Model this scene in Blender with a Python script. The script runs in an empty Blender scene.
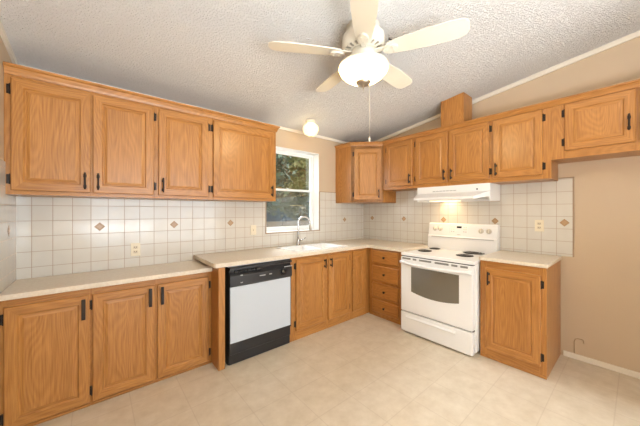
import bpy, bmesh, math, random
from mathutils import Vector, Matrix
random.seed(7)
S = bpy.context.scene
COL = S.collection
PI = math.pi

# ---------------------------------------------------------------- camera, sky, exposure
cam = bpy.data.cameras.new('camera'); camo = bpy.data.objects.new('camera', cam); COL.objects.link(camo)
cam.sensor_fit = 'HORIZONTAL'; cam.sensor_width = 36; cam.lens = 36*267/640
cam.shift_y = -2/640; cam.clip_start = .02; cam.clip_end = 300
camo.location = (-3.43, -2.96, 1.38); camo.rotation_euler = (PI/2, 0, math.radians(-40))
S.camera = camo
S.view_settings.view_transform = 'Standard'; S.view_settings.look = 'None'
S.view_settings.gamma = 1; S.view_settings.use_curve_mapping = False
S.view_settings.exposure = 0.32
W = bpy.data.worlds.new('sky'); S.world = W; W.use_nodes = True
bg = W.node_tree.nodes['Background']
bg.inputs[0].default_value = (.86, .94, 1, 1); bg.inputs[1].default_value = 4.5

def area(name, loc, rot, sx, sy, power, col, portal=False):
    l = bpy.data.lights.new(name, 'AREA'); l.shape = 'RECTANGLE'; l.size = sx; l.size_y = sy
    l.energy = power; l.color = col
    o = bpy.data.objects.new(name, l); COL.objects.link(o); o.location = loc; o.rotation_euler = rot
    if portal: l.cycles.is_portal = True
    return o
# daylight: sky through the kitchen window (portal); then an added fill lamp outside the front glazing
area('window_portal', (-1.395, .26, 1.655), (PI/2, 0, PI), .85, 1.09, 1, (1, 1, 1), True)
area('fill_front', (-1.95, -6.25, 1.35), (PI/2, 0, 0), 3.4, 2.1, 64, (.84, .92, 1))
# fill lamp added behind the camera, turned up at the ceiling like a bounced flash
area('ceiling_fill', (-3.15, -4.2, 1.0), (PI, 0, 0), 1.3, 1.3, 122, (.86, .93, 1))
# lamp added out of view above the trees, boosting daylight through the kitchen window
boost_o = area('window_boost', (-1.5, 3.0, 4.2), (0, 0, 0), 2.4, 2.0, 950, (.86, .93, 1))
boost_o.rotation_euler = (Vector((-1.4, .1, 1.7))-Vector((-1.5, 3.0, 4.2))).to_track_quat('-Z', 'Y').to_euler()

# ---------------------------------------------------------------- materials
def new_mat(name):
    m = bpy.data.materials.new(name); m.use_nodes = True
    nt = m.node_tree; b = nt.nodes['Principled BSDF']
    return m, nt, b
def N(nt, t, **k):
    n = nt.nodes.new(t)
    for a, v in k.items():
        if a.startswith('i_'): n.inputs[int(a[2:])].default_value = v
        else: setattr(n, a, v)
    return n
def L(nt, a, b): nt.links.new(a, b)
def simple(name, col, rough=.5, metal=0, spec=.5, noise=0, nscale=30, coat=0):
    m, nt, b = new_mat(name)
    b.inputs['Base Color'].default_value = (*col, 1); b.inputs['Roughness'].default_value = rough
    b.inputs['Metallic'].default_value = metal; b.inputs['Specular IOR Level'].default_value = spec
    b.inputs['Coat Weight'].default_value = coat
    if noise:
        tc = N(nt, 'ShaderNodeTexCoord'); nz = N(nt, 'ShaderNodeTexNoise'); nz.inputs['Scale'].default_value = nscale
        nz.inputs['Detail'].default_value = 3
        L(nt, tc.outputs['Object'], nz.inputs['Vector'])
        mx = N(nt, 'ShaderNodeMix', data_type='RGBA')
        mx.inputs[6].default_value = (*[c*(1-noise) for c in col], 1); mx.inputs[7].default_value = (*[min(1, c*(1+noise)) for c in col], 1)
        L(nt, nz.outputs['Fac'], mx.inputs[0]); L(nt, mx.outputs[2], b.inputs['Base Color'])
    return m
def oak(name, axis, light=(.53, .243, .064), dark=(.30, .115, .024), rough=.31):
    m, nt, b = new_mat(name)
    tc = N(nt, 'ShaderNodeTexCoord'); oi = N(nt, 'ShaderNodeObjectInfo')
    mu = N(nt, 'ShaderNodeMath', operation='MULTIPLY', i_1=37.0); L(nt, oi.outputs['Random'], mu.inputs[0])
    add = N(nt, 'ShaderNodeVectorMath', operation='ADD'); L(nt, tc.outputs['Object'], add.inputs[0]); L(nt, mu.outputs[0], add.inputs[1])
    def mapped(long, cross):
        mp = N(nt, 'ShaderNodeMapping'); s = [cross]*3; s['XYZ'.index(axis)] = long
        mp.inputs['Scale'].default_value = s; L(nt, add.outputs[0], mp.inputs['Vector']); return mp
    n1 = N(nt, 'ShaderNodeTexNoise'); n1.inputs['Scale'].default_value = 1; n1.inputs['Detail'].default_value = 1.2
    L(nt, mapped(.85, 5.0).outputs[0], n1.inputs['Vector'])
    m1 = N(nt, 'ShaderNodeMath', operation='MULTIPLY', i_1=190.0); L(nt, n1.outputs['Fac'], m1.inputs[0])
    sn = N(nt, 'ShaderNodeMath', operation='SINE'); L(nt, m1.outputs[0], sn.inputs[0])
    ma = N(nt, 'ShaderNodeMath', operation='MULTIPLY_ADD', i_1=.5, i_2=.5); L(nt, sn.outputs[0], ma.inputs[0])
    n2 = N(nt, 'ShaderNodeTexNoise'); n2.inputs['Scale'].default_value = 1; n2.inputs['Detail'].default_value = 3
    L(nt, mapped(6, 170).outputs[0], n2.inputs['Vector'])
    n3 = N(nt, 'ShaderNodeTexNoise'); n3.inputs['Scale'].default_value = 1; n3.inputs['Detail'].default_value = 2
    L(nt, mapped(.6, 9).outputs[0], n3.inputs['Vector'])
    a1 = N(nt, 'ShaderNodeMath', operation='MULTIPLY', i_1=.15); L(nt, ma.outputs[0], a1.inputs[0])
    a2 = N(nt, 'ShaderNodeMath', operation='MULTIPLY_ADD', i_1=.85); L(nt, n2.outputs['Fac'], a2.inputs[0]); L(nt, a1.outputs[0], a2.inputs[2])
    a3 = N(nt, 'ShaderNodeMath', operation='MULTIPLY_ADD', i_1=.4); L(nt, n3.outputs['Fac'], a3.inputs[0]); L(nt, a2.outputs[0], a3.inputs[2])
    cr = N(nt, 'ShaderNodeValToRGB'); e = cr.color_ramp.elements
    e[0].position = .44; e[0].color = (*light, 1); e[1].position = 1.0; e[1].color = (*dark, 1)
    L(nt, a3.outputs[0], cr.inputs[0]); L(nt, cr.outputs[0], b.inputs['Base Color'])
    b.inputs['Roughness'].default_value = rough
    return m
def grid_mask(nt, vec, axes, per, org, w):
    """1 on the joint lines of a square grid in two axes"""
    sp = N(nt, 'ShaderNodeSeparateXYZ'); L(nt, vec, sp.inputs[0]); outs = []
    for ax, p, o in zip(axes, per, org):
        s = N(nt, 'ShaderNodeMath', operation='SUBTRACT', i_1=o); L(nt, sp.outputs['XYZ'.index(ax)], s.inputs[0])
        pp = N(nt, 'ShaderNodeMath', operation='PINGPONG', i_1=p/2); L(nt, s.outputs[0], pp.inputs[0])
        mr = N(nt, 'ShaderNodeMapRange'); mr.inputs[1].default_value = w*.35; mr.inputs[2].default_value = w*.65
        mr.inputs[3].default_value = 1; mr.inputs[4].default_value = 0; L(nt, pp.outputs[0], mr.inputs[0]); outs.append(mr.outputs[0])
    mx = N(nt, 'ShaderNodeMath', operation='MAXIMUM'); L(nt, outs[0], mx.inputs[0]); L(nt, outs[1], mx.inputs[1])
    return mx.outputs[0]
def tile_mat(name, axes, per, org):
    m, nt, b = new_mat(name)
    tc = N(nt, 'ShaderNodeTexCoord'); g = grid_mask(nt, tc.outputs['Object'], axes, per, org, .0037)
    nz = N(nt, 'ShaderNodeTexNoise'); nz.inputs['Scale'].default_value = 7; L(nt, tc.outputs['Object'], nz.inputs['Vector'])
    c = N(nt, 'ShaderNodeMix', data_type='RGBA'); c.inputs[6].default_value = (.63, .595, .53, 1); c.inputs[7].default_value = (.70, .67, .61, 1)
    L(nt, nz.outputs['Fac'], c.inputs[0])
    mx = N(nt, 'ShaderNodeMix', data_type='RGBA'); mx.inputs[7].default_value = (.42, .31, .23, 1)
    L(nt, g, mx.inputs[0]); L(nt, c.outputs[2], mx.inputs[6]); L(nt, mx.outputs[2], b.inputs['Base Color'])
    r = N(nt, 'ShaderNodeMath', operation='MULTIPLY_ADD', i_1=.6, i_2=.13); L(nt, g, r.inputs[0]); L(nt, r.outputs[0], b.inputs['Roughness'])
    bp = N(nt, 'ShaderNodeBump', invert=True); bp.inputs['Strength'].default_value = .25; bp.inputs['Distance'].default_value = .002
    L(nt, g, bp.inputs['Height']); L(nt, bp.outputs[0], b.inputs['Normal'])
    return m
def floor_mat():
    m, nt, b = new_mat('vinyl_floor')
    tc = N(nt, 'ShaderNodeTexCoord'); g = grid_mask(nt, tc.outputs['Object'], 'XY', (.316, .318), (-2.92, -2.54), .006)
    n1 = N(nt, 'ShaderNodeTexNoise'); n1.inputs['Scale'].default_value = 9; n1.inputs['Detail'].default_value = 6; n1.inputs['Roughness'].default_value = .65
    L(nt, tc.outputs['Object'], n1.inputs['Vector'])
    c = N(nt, 'ShaderNodeValToRGB'); e = c.color_ramp.elements
    e[0].position = .3; e[0].color = (.62, .52, .38, 1); e[1].position = .72; e[1].color = (.74, .65, .51, 1)
    L(nt, n1.outputs['Fac'], c.inputs[0])
    mx = N(nt, 'ShaderNodeMix', data_type='RGBA'); mx.inputs[7].default_value = (.46, .35, .24, 1)
    gm = N(nt, 'ShaderNodeMath', operation='MULTIPLY', i_1=.3); L(nt, g, gm.inputs[0])
    L(nt, gm.outputs[0], mx.inputs[0]); L(nt, c.outputs[0], mx.inputs[6]); L(nt, mx.outputs[2], b.inputs['Base Color'])
    b.inputs['Roughness'].default_value = .42
    return m
def ceiling_mat():
    m, nt, b = new_mat('textured_ceiling')
    tc = N(nt, 'ShaderNodeTexCoord')
    n1 = N(nt, 'ShaderNodeTexNoise'); n1.inputs['Scale'].default_value = 88; n1.inputs['Detail'].default_value = 3
    L(nt, tc.outputs['Object'], n1.inputs['Vector'])
    cr = N(nt, 'ShaderNodeMapRange'); cr.inputs[1].default_value = .42; cr.inputs[2].default_value = .60; L(nt, n1.outputs['Fac'], cr.inputs[0])
    bp = N(nt, 'ShaderNodeBump'); bp.inputs['Strength'].default_value = 1.0; bp.inputs['Distance'].default_value = .0082
    L(nt, cr.outputs[0], bp.inputs['Height']); L(nt, bp.outputs[0], b.inputs['Normal'])
    b.inputs['Base Color'].default_value = (.86, .85, .83, 1); b.inputs['Roughness'].default_value = .9
    return m
def counter_mat():
    m, nt, b = new_mat('cream_laminate')
    tc = N(nt, 'ShaderNodeTexCoord'); n1 = N(nt, 'ShaderNodeTexNoise'); n1.inputs['Scale'].default_value = 55; n1.inputs['Detail'].default_value = 5
    L(nt, tc.outputs['Object'], n1.inputs['Vector'])
    c = N(nt, 'ShaderNodeValToRGB'); e = c.color_ramp.elements
    e[0].position = .35; e[0].color = (.70, .60, .47, 1); e[1].position = .65; e[1].color = (.77, .68, .55, 1)
    L(nt, n1.outputs['Fac'], c.inputs[0]); L(nt, c.outputs[0], b.inputs['Base Color']); b.inputs['Roughness'].default_value = .3
    return m
def emit(name, col, strength):
    m, nt, b = new_mat(name)
    b.inputs['Base Color'].default_value = (.9, .87, .8, 1); b.inputs['Roughness'].default_value = .25
    b.inputs['Emission Color'].default_value = (*col, 1); b.inputs['Emission Strength'].default_value = strength
    return m
def lit_glass(name, col, em, thru):
    m, nt, b = new_mat(name)
    b.inputs['Base Color'].default_value = (.70, .58, .30, 1); b.inputs['Roughness'].default_value = .25
    b.inputs['Emission Color'].default_value = (*col, 1); b.inputs['Emission Strength'].default_value = em
    t = N(nt, 'ShaderNodeBsdfTransparent'); t.inputs[0].default_value = (1, .90, .66, 1); mx = N(nt, 'ShaderNodeMixShader', i_0=thru)
    tl = N(nt, 'ShaderNodeBsdfTranslucent'); tl.inputs[0].default_value = (.8, .66, .34, 1); m2 = N(nt, 'ShaderNodeMixShader', i_0=.12)
    L(nt, b.outputs[0], m2.inputs[1]); L(nt, tl.outputs[0], m2.inputs[2])
    L(nt, m2.outputs[0], mx.inputs[1]); L(nt, t.outputs[0], mx.inputs[2]); L(nt, mx.outputs[0], nt.nodes['Material Output'].inputs[0])
    return m
def bulb(name, loc, power, col, rad):
    l = bpy.data.lights.new(name, 'POINT'); l.energy = power; l.color = col; l.shadow_soft_size = rad
    o = bpy.data.objects.new(name, l); COL.objects.link(o); o.location = loc
def glass_mat(name, tint=(1, 1, 1), refl=.08):
    m = bpy.data.materials.new(name); m.use_nodes = True; nt = m.node_tree; nt.nodes.clear()
    o = N(nt, 'ShaderNodeOutputMaterial'); mx = N(nt, 'ShaderNodeMixShader'); t = N(nt, 'ShaderNodeBsdfTransparent'); g = N(nt, 'ShaderNodeBsdfGlossy')
    t.inputs[0].default_value = (*tint, 1); g.inputs['Roughness'].default_value = .03
    mx.inputs[0].default_value = refl
    L(nt, t.outputs[0], mx.inputs[1]); L(nt, g.outputs[0], mx.inputs[2]); L(nt, mx.outputs[0], o.inputs[0]); return m
def screen_mat():
    m = bpy.data.materials.new('insect_mesh'); m.use_nodes = True; nt = m.node_tree; nt.nodes.clear()
    o = N(nt, 'ShaderNodeOutputMaterial'); mx = N(nt, 'ShaderNodeMixShader'); t = N(nt, 'ShaderNodeBsdfTransparent'); g = N(nt, 'ShaderNodeBsdfDiffuse')
    g.inputs[0].default_value = (.05, .08, .10, 1); mx.inputs[0].default_value = .4
    L(nt, t.outputs[0], mx.inputs[1]); L(nt, g.outputs[0], mx.inputs[2]); L(nt, mx.outputs[0], o.inputs[0]); return m

OAK = [oak('oak_vertical_grain', 'Z'), oak('oak_horizontal_grain', 'X')]
OAKY = oak('oak_lengthwise_grain', 'Y')
M_DARK = simple('dark_bronze', (.035, .025, .02), .4, .6)
M_WALL = simple('beige_paint', (.60, .47, .33), .6, noise=.03, nscale=3)
M_TRIM = simple('pale_trim', (.84, .78, .68), .45, noise=.03)
M_WHITE = simple('white_enamel', (.87, .86, .845), .22, noise=.01, nscale=4)
M_DWWHITE = simple('cool_white_panel', (.57, .62, .68), .14, noise=.01, nscale=4)
M_VINYL = simple('white_vinyl', (.85, .85, .82), .35, noise=.01)
M_BLACK = simple('black_plastic', (.02, .02, .022), .3, noise=.2)
M_GREY = simple('grey_print', (.45, .45, .45), .5, noise=.05)
M_IVORY = simple('ivory_plastic', (.80, .72, .55), .35, noise=.02)
M_SLOT = simple('slot_brown', (.16, .12, .08), .6, noise=.1)
M_DIAM = simple('tan_diamond', (.40, .25, .13), .3, noise=.25, nscale=90)
M_DIAMC = simple('pale_diamond', (.46, .30, .165), .3, noise=.2, nscale=90)
M_EDGE = simple('tan_tile_edging', (.36, .25, .16), .4, noise=.1)
M_COUNTER = counter_mat()
M_CHROME = simple('chrome', (.50, .50, .50), .2, 1, noise=.02)
M_NICKEL = simple('brushed_nickel', (.5, .46, .4), .3, 1, noise=.03)
M_SINK = simple('white_sink', (.84, .83, .80), .15, noise=.01)
M_OVENGLASS = simple('oven_glass', (.17, .15, .115), .06, spec=.8, noise=.03)
M_KNOB = simple('cream_knob', (.66, .60, .50), .35, noise=.02)
M_RECEPT = simple('receptacle_tan', (.68, .59, .44), .4, noise=.05)
M_VENT = simple('vent_grey', (.22, .21, .19), .5, noise=.05)
M_COIL = simple('burner_coil', (.07, .064, .06), .45, noise=.2)
M_PAN = simple('drip_pan', (.07, .065, .06), .25, .6, noise=.1)
M_LCD = simple('display_black', (.015, .02, .02), .2, noise=.1)
M_FAN = simple('cream_fan_paint', (.76, .71, .60), .4, noise=.01)
M_BOWL = lit_glass('lit_frosted_bowl', (1, .80, .50), .62, .30)
M_GLOBE = lit_glass('lit_opal_globe', (1, .88, .66), .72, .12)
M_LENS = emit('lit_hood_lens', (1, .72, .4), 1.6)
M_PANE = glass_mat('window_glass')
M_SCREEN = screen_mat()
M_TILE_A = tile_mat('glazed_tile_back', 'XZ', (.1136, .117), (-3.803, 1.188))
M_TILE_B = tile_mat('glazed_tile_side', 'YZ', (.1156, .1187), (-1.988, 1.209))
M_TILE_C = tile_mat('glazed_tile_left', 'YZ', (.1136, .117), (-.06, 1.188))

# ---------------------------------------------------------------- mesh helpers
def box(bm, x0, x1, y0, y1, z0, z1, mi=0, bev=0, seg=1):
    t = bmesh.new(); bmesh.ops.create_cube(t, size=1)
    for v in t.verts: v.co = Vector(((x0+x1)/2+v.co.x*(x1-x0), (y0+y1)/2+v.co.y*(y1-y0), (z0+z1)/2+v.co.z*(z1-z0)))
    if bev: bmesh.ops.bevel(t, geom=list(t.edges), offset=bev, segments=seg, profile=.6, affect='EDGES')
    merge(bm, t, mi); return bm
def merge(bm, t, mi=0, M=None):
    mp = {}
    for v in t.verts: mp[v] = bm.verts.new(M @ v.co if M else v.co)
    for f in t.faces:
        nf = bm.faces.new([mp[v] for v in f.verts]); nf.material_index = mi if mi is not None else f.material_index; nf.smooth = f.smooth
    t.free()
def prism(bm, pts, z0, z1, mi=0, smooth=False):
    lo = [bm.verts.new((x, y, z0)) for x, y in pts]; hi = [bm.verts.new((x, y, z1)) for x, y in pts]; n = len(pts)
    fs = [bm.faces.new(lo[::-1]), bm.faces.new(hi)]
    for i in range(n):
        f = bm.faces.new((lo[i], lo[(i+1) % n], hi[(i+1) % n], hi[i])); f.smooth = smooth; fs.append(f)
    for f in fs: f.material_index = mi
    return bm
def extrude_x(bm, prof, x0, x1, mi=0):
    """prof in (y, z) swept along X"""
    a = [bm.verts.new((x0, y, z)) for y, z in prof]; b = [bm.verts.new((x1, y, z)) for y, z in prof]; n = len(prof)
    fs = [bm.faces.new(a), bm.faces.new(b[::-1])] + [bm.faces.new((a[i], b[i], b[(i+1) % n], a[(i+1) % n])) for i in range(n)]
    for f in fs: f.material_index = mi
def lathe(bm, prof, c=(0, 0, 0), n=32, mi=0, M=None):
    rings = []
    for r, z in prof:
        if r < 1e-5: rings.append([bm.verts.new(tr(M, (c[0], c[1], c[2]+z)))])
        else: rings.append([bm.verts.new(tr(M, (c[0]+r*math.cos(2*PI*k/n), c[1]+r*math.sin(2*PI*k/n), c[2]+z))) for k in range(n)])
    for a, b in zip(rings, rings[1:]):
        for k in range(n):
            j = (k+1) % n
            if len(a) == 1 and len(b) == 1: continue
            if len(a) == 1: f = bm.faces.new((a[0], b[j], b[k]))
            elif len(b) == 1: f = bm.faces.new((a[k], a[j], b[0]))
            else: f = bm.faces.new((a[k], a[j], b[j], b[k]))
            f.smooth = True; f.material_index = mi
def tr(M, p): return (M @ Vector(p)) if M else Vector(p)
def tube(bm, pts, r, n=10, mi=0, caps=True):
    pts = [Vector(p) for p in pts]; rings = []; up = None
    for i, p in enumerate(pts):
        d = (pts[min(i+1, len(pts)-1)]-pts[max(i-1, 0)]).normalized()
        if up is None:
            up = Vector((0, 0, 1)) if abs(d.z) < .9 else Vector((1, 0, 0))
        s = d.cross(up).normalized(); up = s.cross(d).normalized()
        rr = r[i] if isinstance(r, (list, tuple)) else r
        rings.append([bm.verts.new(p+rr*(math.cos(2*PI*k/n)*s+math.sin(2*PI*k/n)*up)) for k in range(n)])
    for a, b in zip(rings, rings[1:]):
        for k in range(n):
            f = bm.faces.new((a[k], a[(k+1) % n], b[(k+1) % n], b[k])); f.smooth = True; f.material_index = mi
    if caps:
        for q in (rings[0], rings[-1]):
            f = bm.faces.new(q); f.material_index = mi
def obj(name, bm, mats, parent=None):
    bmesh.ops.recalc_face_normals(bm, faces=bm.faces)
    me = bpy.data.meshes.new(name); bm.to_mesh(me); bm.free()
    for m in (mats if isinstance(mats, (list, tuple)) else [mats]): me.materials.append(m)
    o = bpy.data.objects.new(name, me); COL.objects.link(o)
    if parent: o.parent = parent
    return o
def thing(name, label, cat, loc=(0, 0, 0), rotz=0, group=None):
    o = bpy.data.objects.new(name, None); COL.objects.link(o); o.location = loc; o.rotation_euler = (0, 0, rotz)
    o.empty_display_size = .1; o['label'] = label; o['category'] = cat
    if group: o['group'] = group
    return o
def tag(o, label, cat, group=None):
    o['label'] = label; o['category'] = cat
    if group: o['group'] = group
    return o
def struct(name, bm, m, parent=None, label=None, cat=None):
    o = obj(name, bm, m, parent)
    if not parent:
        o['kind'] = 'structure'; o['label'] = label or name.replace('_', ' ')
        o['category'] = cat or name.split('_')[0]
    return o
NB = bmesh.new

# ---------------------------------------------------------------- the room
CZ = lambda y: 2.467 - .133*y
YF = -6.0
XL = -3.888
bm = NB(); box(bm, XL-.12, .12, YF-.12, .12, -.12, 0); struct('floor', bm, floor_mat(), label='cream vinyl floor with a faint square tile pattern')
def wall_cells(bm, axis, pos, a0, a1, ztop, holes):
    """a wall standing on one axis with rectangular holes; ztop(a) is its top edge, pos=(p0,p1) thickness"""
    xs = sorted({a0, a1} | {h[0] for h in holes} | {h[1] for h in holes})
    for u, v in zip(xs, xs[1:]):
        hz = [h for h in holes if h[0] <= u+1e-6 and h[1] >= v-1e-6]
        segs = [(0, None)] if not hz else [(0, hz[0][2]), (hz[0][3], None)]
        for z0, z1 in segs:
            if z1 is not None and z1 - z0 < 1e-4: continue
            q = []
            for a in (u, v):
                for p in pos:
                    for z in (z0, ztop(a) if z1 is None else z1):
                        q.append(bm.verts.new((a, p, z) if axis == 'X' else (p, a, z)))
            for idx in ((0, 1, 3, 2), (4, 6, 7, 5), (0, 4, 5, 1), (2, 3, 7, 6), (0, 2, 6, 4), (1, 5, 7, 3)):
                bm.faces.new([q[i] for i in idx])
WX0, WX1, WZ0, WZ1 = -1.82, -.968, 1.108, 2.205
bm = NB(); wall_cells(bm, 'X', (0, .18), XL-.12, .12, lambda a: CZ(0)+.02, [(WX0, WX1, WZ0, WZ1)]); struct('wall_back', bm, M_WALL, label='beige wall with the window over the sink')
bm = NB(); wall_cells(bm, 'Y', (0, .12), YF, 0, lambda a: CZ(a)+.02, []); struct('wall_right', bm, M_WALL, label='beige wall behind the range')
bm = NB(); wall_cells(bm, 'Y', (XL-.12, XL), YF, 0, lambda a: CZ(a)+.02, []); struct('wall_left', bm, M_WALL, label='beige wall at the left edge')
bm = NB(); wall_cells(bm, 'X', (YF-.12, YF), XL-.12, .12, lambda a: CZ(YF)+.02, [(-3.65, -.25, .3, 2.4)]); struct('wall_front', bm, M_WALL, label='beige wall behind the camera with glazing widened for fill light')
bm = NB(); wall_cells(bm, 'X', (-3.53, -3.43), -.80, -.001, lambda a: CZ(-3.43)-.005, []); struct('wall_shade_stub', bm, M_WALL, label='unseen beige wall stub added to shade the refrigerator space')  # stub added out of view to keep fill light off the right wall
bm = NB()
q = [bm.verts.new(p) for p in ((XL-.12, .12, CZ(.12)), (.12, .12, CZ(.12)), (.12, YF-.12, CZ(YF-.12)), (XL-.12, YF-.12, CZ(YF-.12)))]
q2 = [bm.verts.new(v.co+Vector((0, 0, .1))) for v in q]
bm.faces.new(q); bm.faces.new(q2[::-1])
for i in range(4): bm.faces.new((q[i], q2[i], q2[(i+1) % 4], q[(i+1) % 4]))
struct('ceiling', bm, ceiling_mat(), label='sloped white ceiling with a sprayed texture')
# baseboard and ceiling trims
bm = NB(); box(bm, -.014, -.001, YF+.02, -2.5, .001, .05, 0, .003); struct('baseboard_right', bm, M_TRIM, label='thin pale baseboard along the right wall', cat='baseboard')
def sloped(bm, x0, x1, y0, y1, h):
    v = []
    for x in (x0, x1):
        for y in (y0, y1):
            for dz in (-h, -.001): v.append(bm.verts.new((x, y, CZ(y)+dz)))
    for idx in ((0, 1, 3, 2), (4, 6, 7, 5), (0, 4, 5, 1), (2, 3, 7, 6), (0, 2, 6, 4), (1, 5, 7, 3)): bm.faces.new([v[i] for i in idx])
bm = NB(); sloped(bm, -.018, -.001, YF+.02, -.02, .044); struct('trim_1', bm, M_TRIM, label='pale strip where the right wall meets the sloped ceiling', cat='trim')
bm = NB(); box(bm, XL+.02, -.02, -.018, -.001, CZ(0)-.036, CZ(0)-.001); struct('trim_2', bm, M_TRIM, label='pale strip above the window wall', cat='trim')
bm = NB(); sloped(bm, XL+.001, XL+.018, YF+.02, -.02, .044); struct('trim_3', bm, M_TRIM, label='pale strip at the top of the left wall', cat='trim')

# kitchen window
def window(name, label, x0, x1, z0, z1, y0, sgn, single_hung):
    """recess liner, vinyl frame, sashes; y0 is the room face, sgn the way out"""
    bm = NB(); t = .006; d0, d1 = sorted((y0, y0+sgn*(.175 if single_hung else .115)))
    box(bm, x0, x0+t, d0, d1, z0, z1); box(bm, x1-t, x1, d0, d1, z0, z1)
    box(bm, x0+t, x1-t, d0, d1, z0, z0+t); box(bm, x0+t, x1-t, d0, d1, z1-t, z1)
    w = struct(name, bm, M_VINYL, label=label, cat='window')
    def frame(a0, a1, b0, b1, yc, wd, dp, nm):
        f = NB(); p0, p1 = yc-dp/2, yc+dp/2
        box(f, a0, a0+wd, p0, p1, b0, b1, 0, .003); box(f, a1-wd, a1, p0, p1, b0, b1, 0, .003)
        box(f, a0+wd, a1-wd, p0, p1, b0, b0+wd, 0, .003); box(f, a0+wd, a1-wd, p0, p1, b1-wd, b1, 0, .003)
        return obj(nm, f, M_VINYL, w)
    yc = y0+sgn*(.145 if single_hung else .09)
    a0, a1, b0, b1 = x0+t, x1-t, z0+t, z1-t
    frame(a0, a1, b0, b1, yc, .03, .05, 'frame')
    zm = z0+(z1-z0)*.512
    if single_hung:
        u = frame(a0+.03, a1-.03, zm-.015, b1-.03, yc+sgn*.008, .018, .022, 'upper_sash')
        lo = frame(a0+.03, a1-.03, b0+.03, zm+.012, yc-sgn*.014, .026, .022, 'lower_sash')
        g = NB(); box(g, a0+.045, a1-.045, yc+sgn*.006, yc+sgn*.01, zm, b1-.045); obj('pane', g, M_PANE, u)
        g = NB(); box(g, a0+.054, a1-.054, yc-sgn*.016, yc-sgn*.012, b0+.05, zm-.012); obj('pane', g, M_PANE, lo)
        g = NB(); q = [g.verts.new((x, yc+sgn*.021, z)) for x, z in ((a0+.03, b0+.03), (a1-.03, b0+.03), (a1-.03, zm), (a0+.03, zm))]; g.faces.new(q)
        obj('insect_screen', g, M_SCREEN, w)
        g = NB(); box(g, (a0+a1)/2-.03, (a0+a1)/2+.03, yc-sgn*.036, yc-sgn*.024, zm+.002, zm+.014, 0, .003); obj('sash_lock', g, M_VINYL, lo)
    else:
        n = 4
        for k in range(n):
            c0 = a0+.03+(a1-a0-.06)*k/n; c1 = a0+.03+(a1-a0-.06)*(k+1)/n
            s = frame(c0, c1, b0+.03, b1-.03, yc, .05, .03, 'sash')
            g = NB(); box(g, c0+.045, c1-.045, yc-.002, yc+.002, b0+.075, b1-.075); obj('pane', g, M_PANE, s)
    return w
w1 = window('window_1', 'white vinyl single hung window over the sink', WX0, WX1, WZ0, WZ1, 0, 1, True)
bm = NB(); e = .012
box(bm, WX0-e, WX0, -.013, -.0005, WZ0-e, 1.655); box(bm, WX1, WX1+e, -.013, -.0005, WZ0-e, 1.655); box(bm, WX0, WX1, -.013, -.0005, WZ0-e, WZ0)
o = obj('tile_edging', bm, M_EDGE, w1); o['label'] = 'tan tile edging'
window('window_2', 'four panel glazing behind the camera, widened for the fill lamp', -3.65, -.25, .3, 2.4, YF, -1, False)  # unseen opening enlarged to let the added fill lamp in

# ---------------------------------------------------------------- backsplash
def diamond(parent, c, axis, sz=.037):
    """a tan diamond inlay with a paler heart; c lies on the tile face"""
    def d(s, dep):
        b = NB(); pts = [(0, s), (s, 0), (0, -s), (-s, 0)]; lo = []; hi = []
        for u, v in pts:
            for lst, dd in ((lo, 0), (hi, dep)):
                p = {'A': (c[0]+u, c[1]-dd, c[2]+v), 'B': (c[0]-dd, c[1]+u, c[2]+v), 'C': (c[0]+dd, c[1]+u, c[2]+v)}[axis]
                lst.append(b.verts.new(p))
        b.faces.new(lo); b.faces.new(hi[::-1])
        for i in range(4): b.faces.new((lo[i], lo[(i+1) % 4], hi[(i+1) % 4], hi[i]))
        return b
    o = obj('diamond_inlay', d(sz, .0012), M_DIAM, parent); obj('inlay_heart', d(sz*.55, .002), M_DIAMC, o)
TT = .008
bm = NB()
for x0, x1, z0, z1 in ((XL+.001, -2.66, .872, 1.486), (-2.66, -1.872, .927, 1.486), (-1.872, WX0-e, .927, 1.655), (WX0-e, WX1+e, .927, WZ0-e), (WX1+e, -.642, .927, 1.655), (-.642, -.001, .927, 1.498)):
    box(bm, x0, x1, -TT, -.0006, z0, z1)
box(bm, WX1+e, -.643, -TT-.002, 0, 1.655, 1.663, 1)
bs = obj('tile_backsplash', bm, [M_TILE_A, M_EDGE]); tag(bs, 'white square tile backsplash below the long row of cabinets and around the window', 'backsplash')
xa = -3.803+.1136*3.5
for k in (0, 5, 10, 26, ): diamond(bs, (xa+.1136*k, -TT, 1.2465), 'A')
bm = NB()
for y0, y1, z1 in ((-.641, -.0085, 1.498), (-1.166, -.641, 1.669), (-1.191, -1.166, 1.486), (-1.9805, -1.191, 1.486), (-2.463, -1.9805, 1.669), (-2.566, -2.463, 1.69)):
    box(bm, -TT, -.0006, y0, y1,   .927 if y0 > -1.195 else .90 if y0 > -2 else .948, z1)
box(bm, -TT-.002, 0, -2.576, -2.566, .948, 1.70, 1); box(bm, -TT-.002, 0, -2.566, -2.465, 1.69, 1.70, 1)
bs = obj('tile_backsplash', bm, [M_TILE_B, M_EDGE]); tag(bs, 'white square tile backsplash behind the range with brown edging at its right end', 'backsplash')
yb = -1.988-.1156*4.5
for k in (0, 5, 10, 15, 20): diamond(bs, (-TT, yb+.1156*k, 1.2684), 'B')
bm = NB(); box(bm, XL, XL+TT, -.50, -TT, .872, 1.70)
bs = obj('tile_backsplash', bm, [M_TILE_C, M_EDGE]); tag(bs, 'short tile backsplash return on the left wall', 'backsplash')
diamond(bs, (XL+TT, -.231, 1.2465), 'C')

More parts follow.
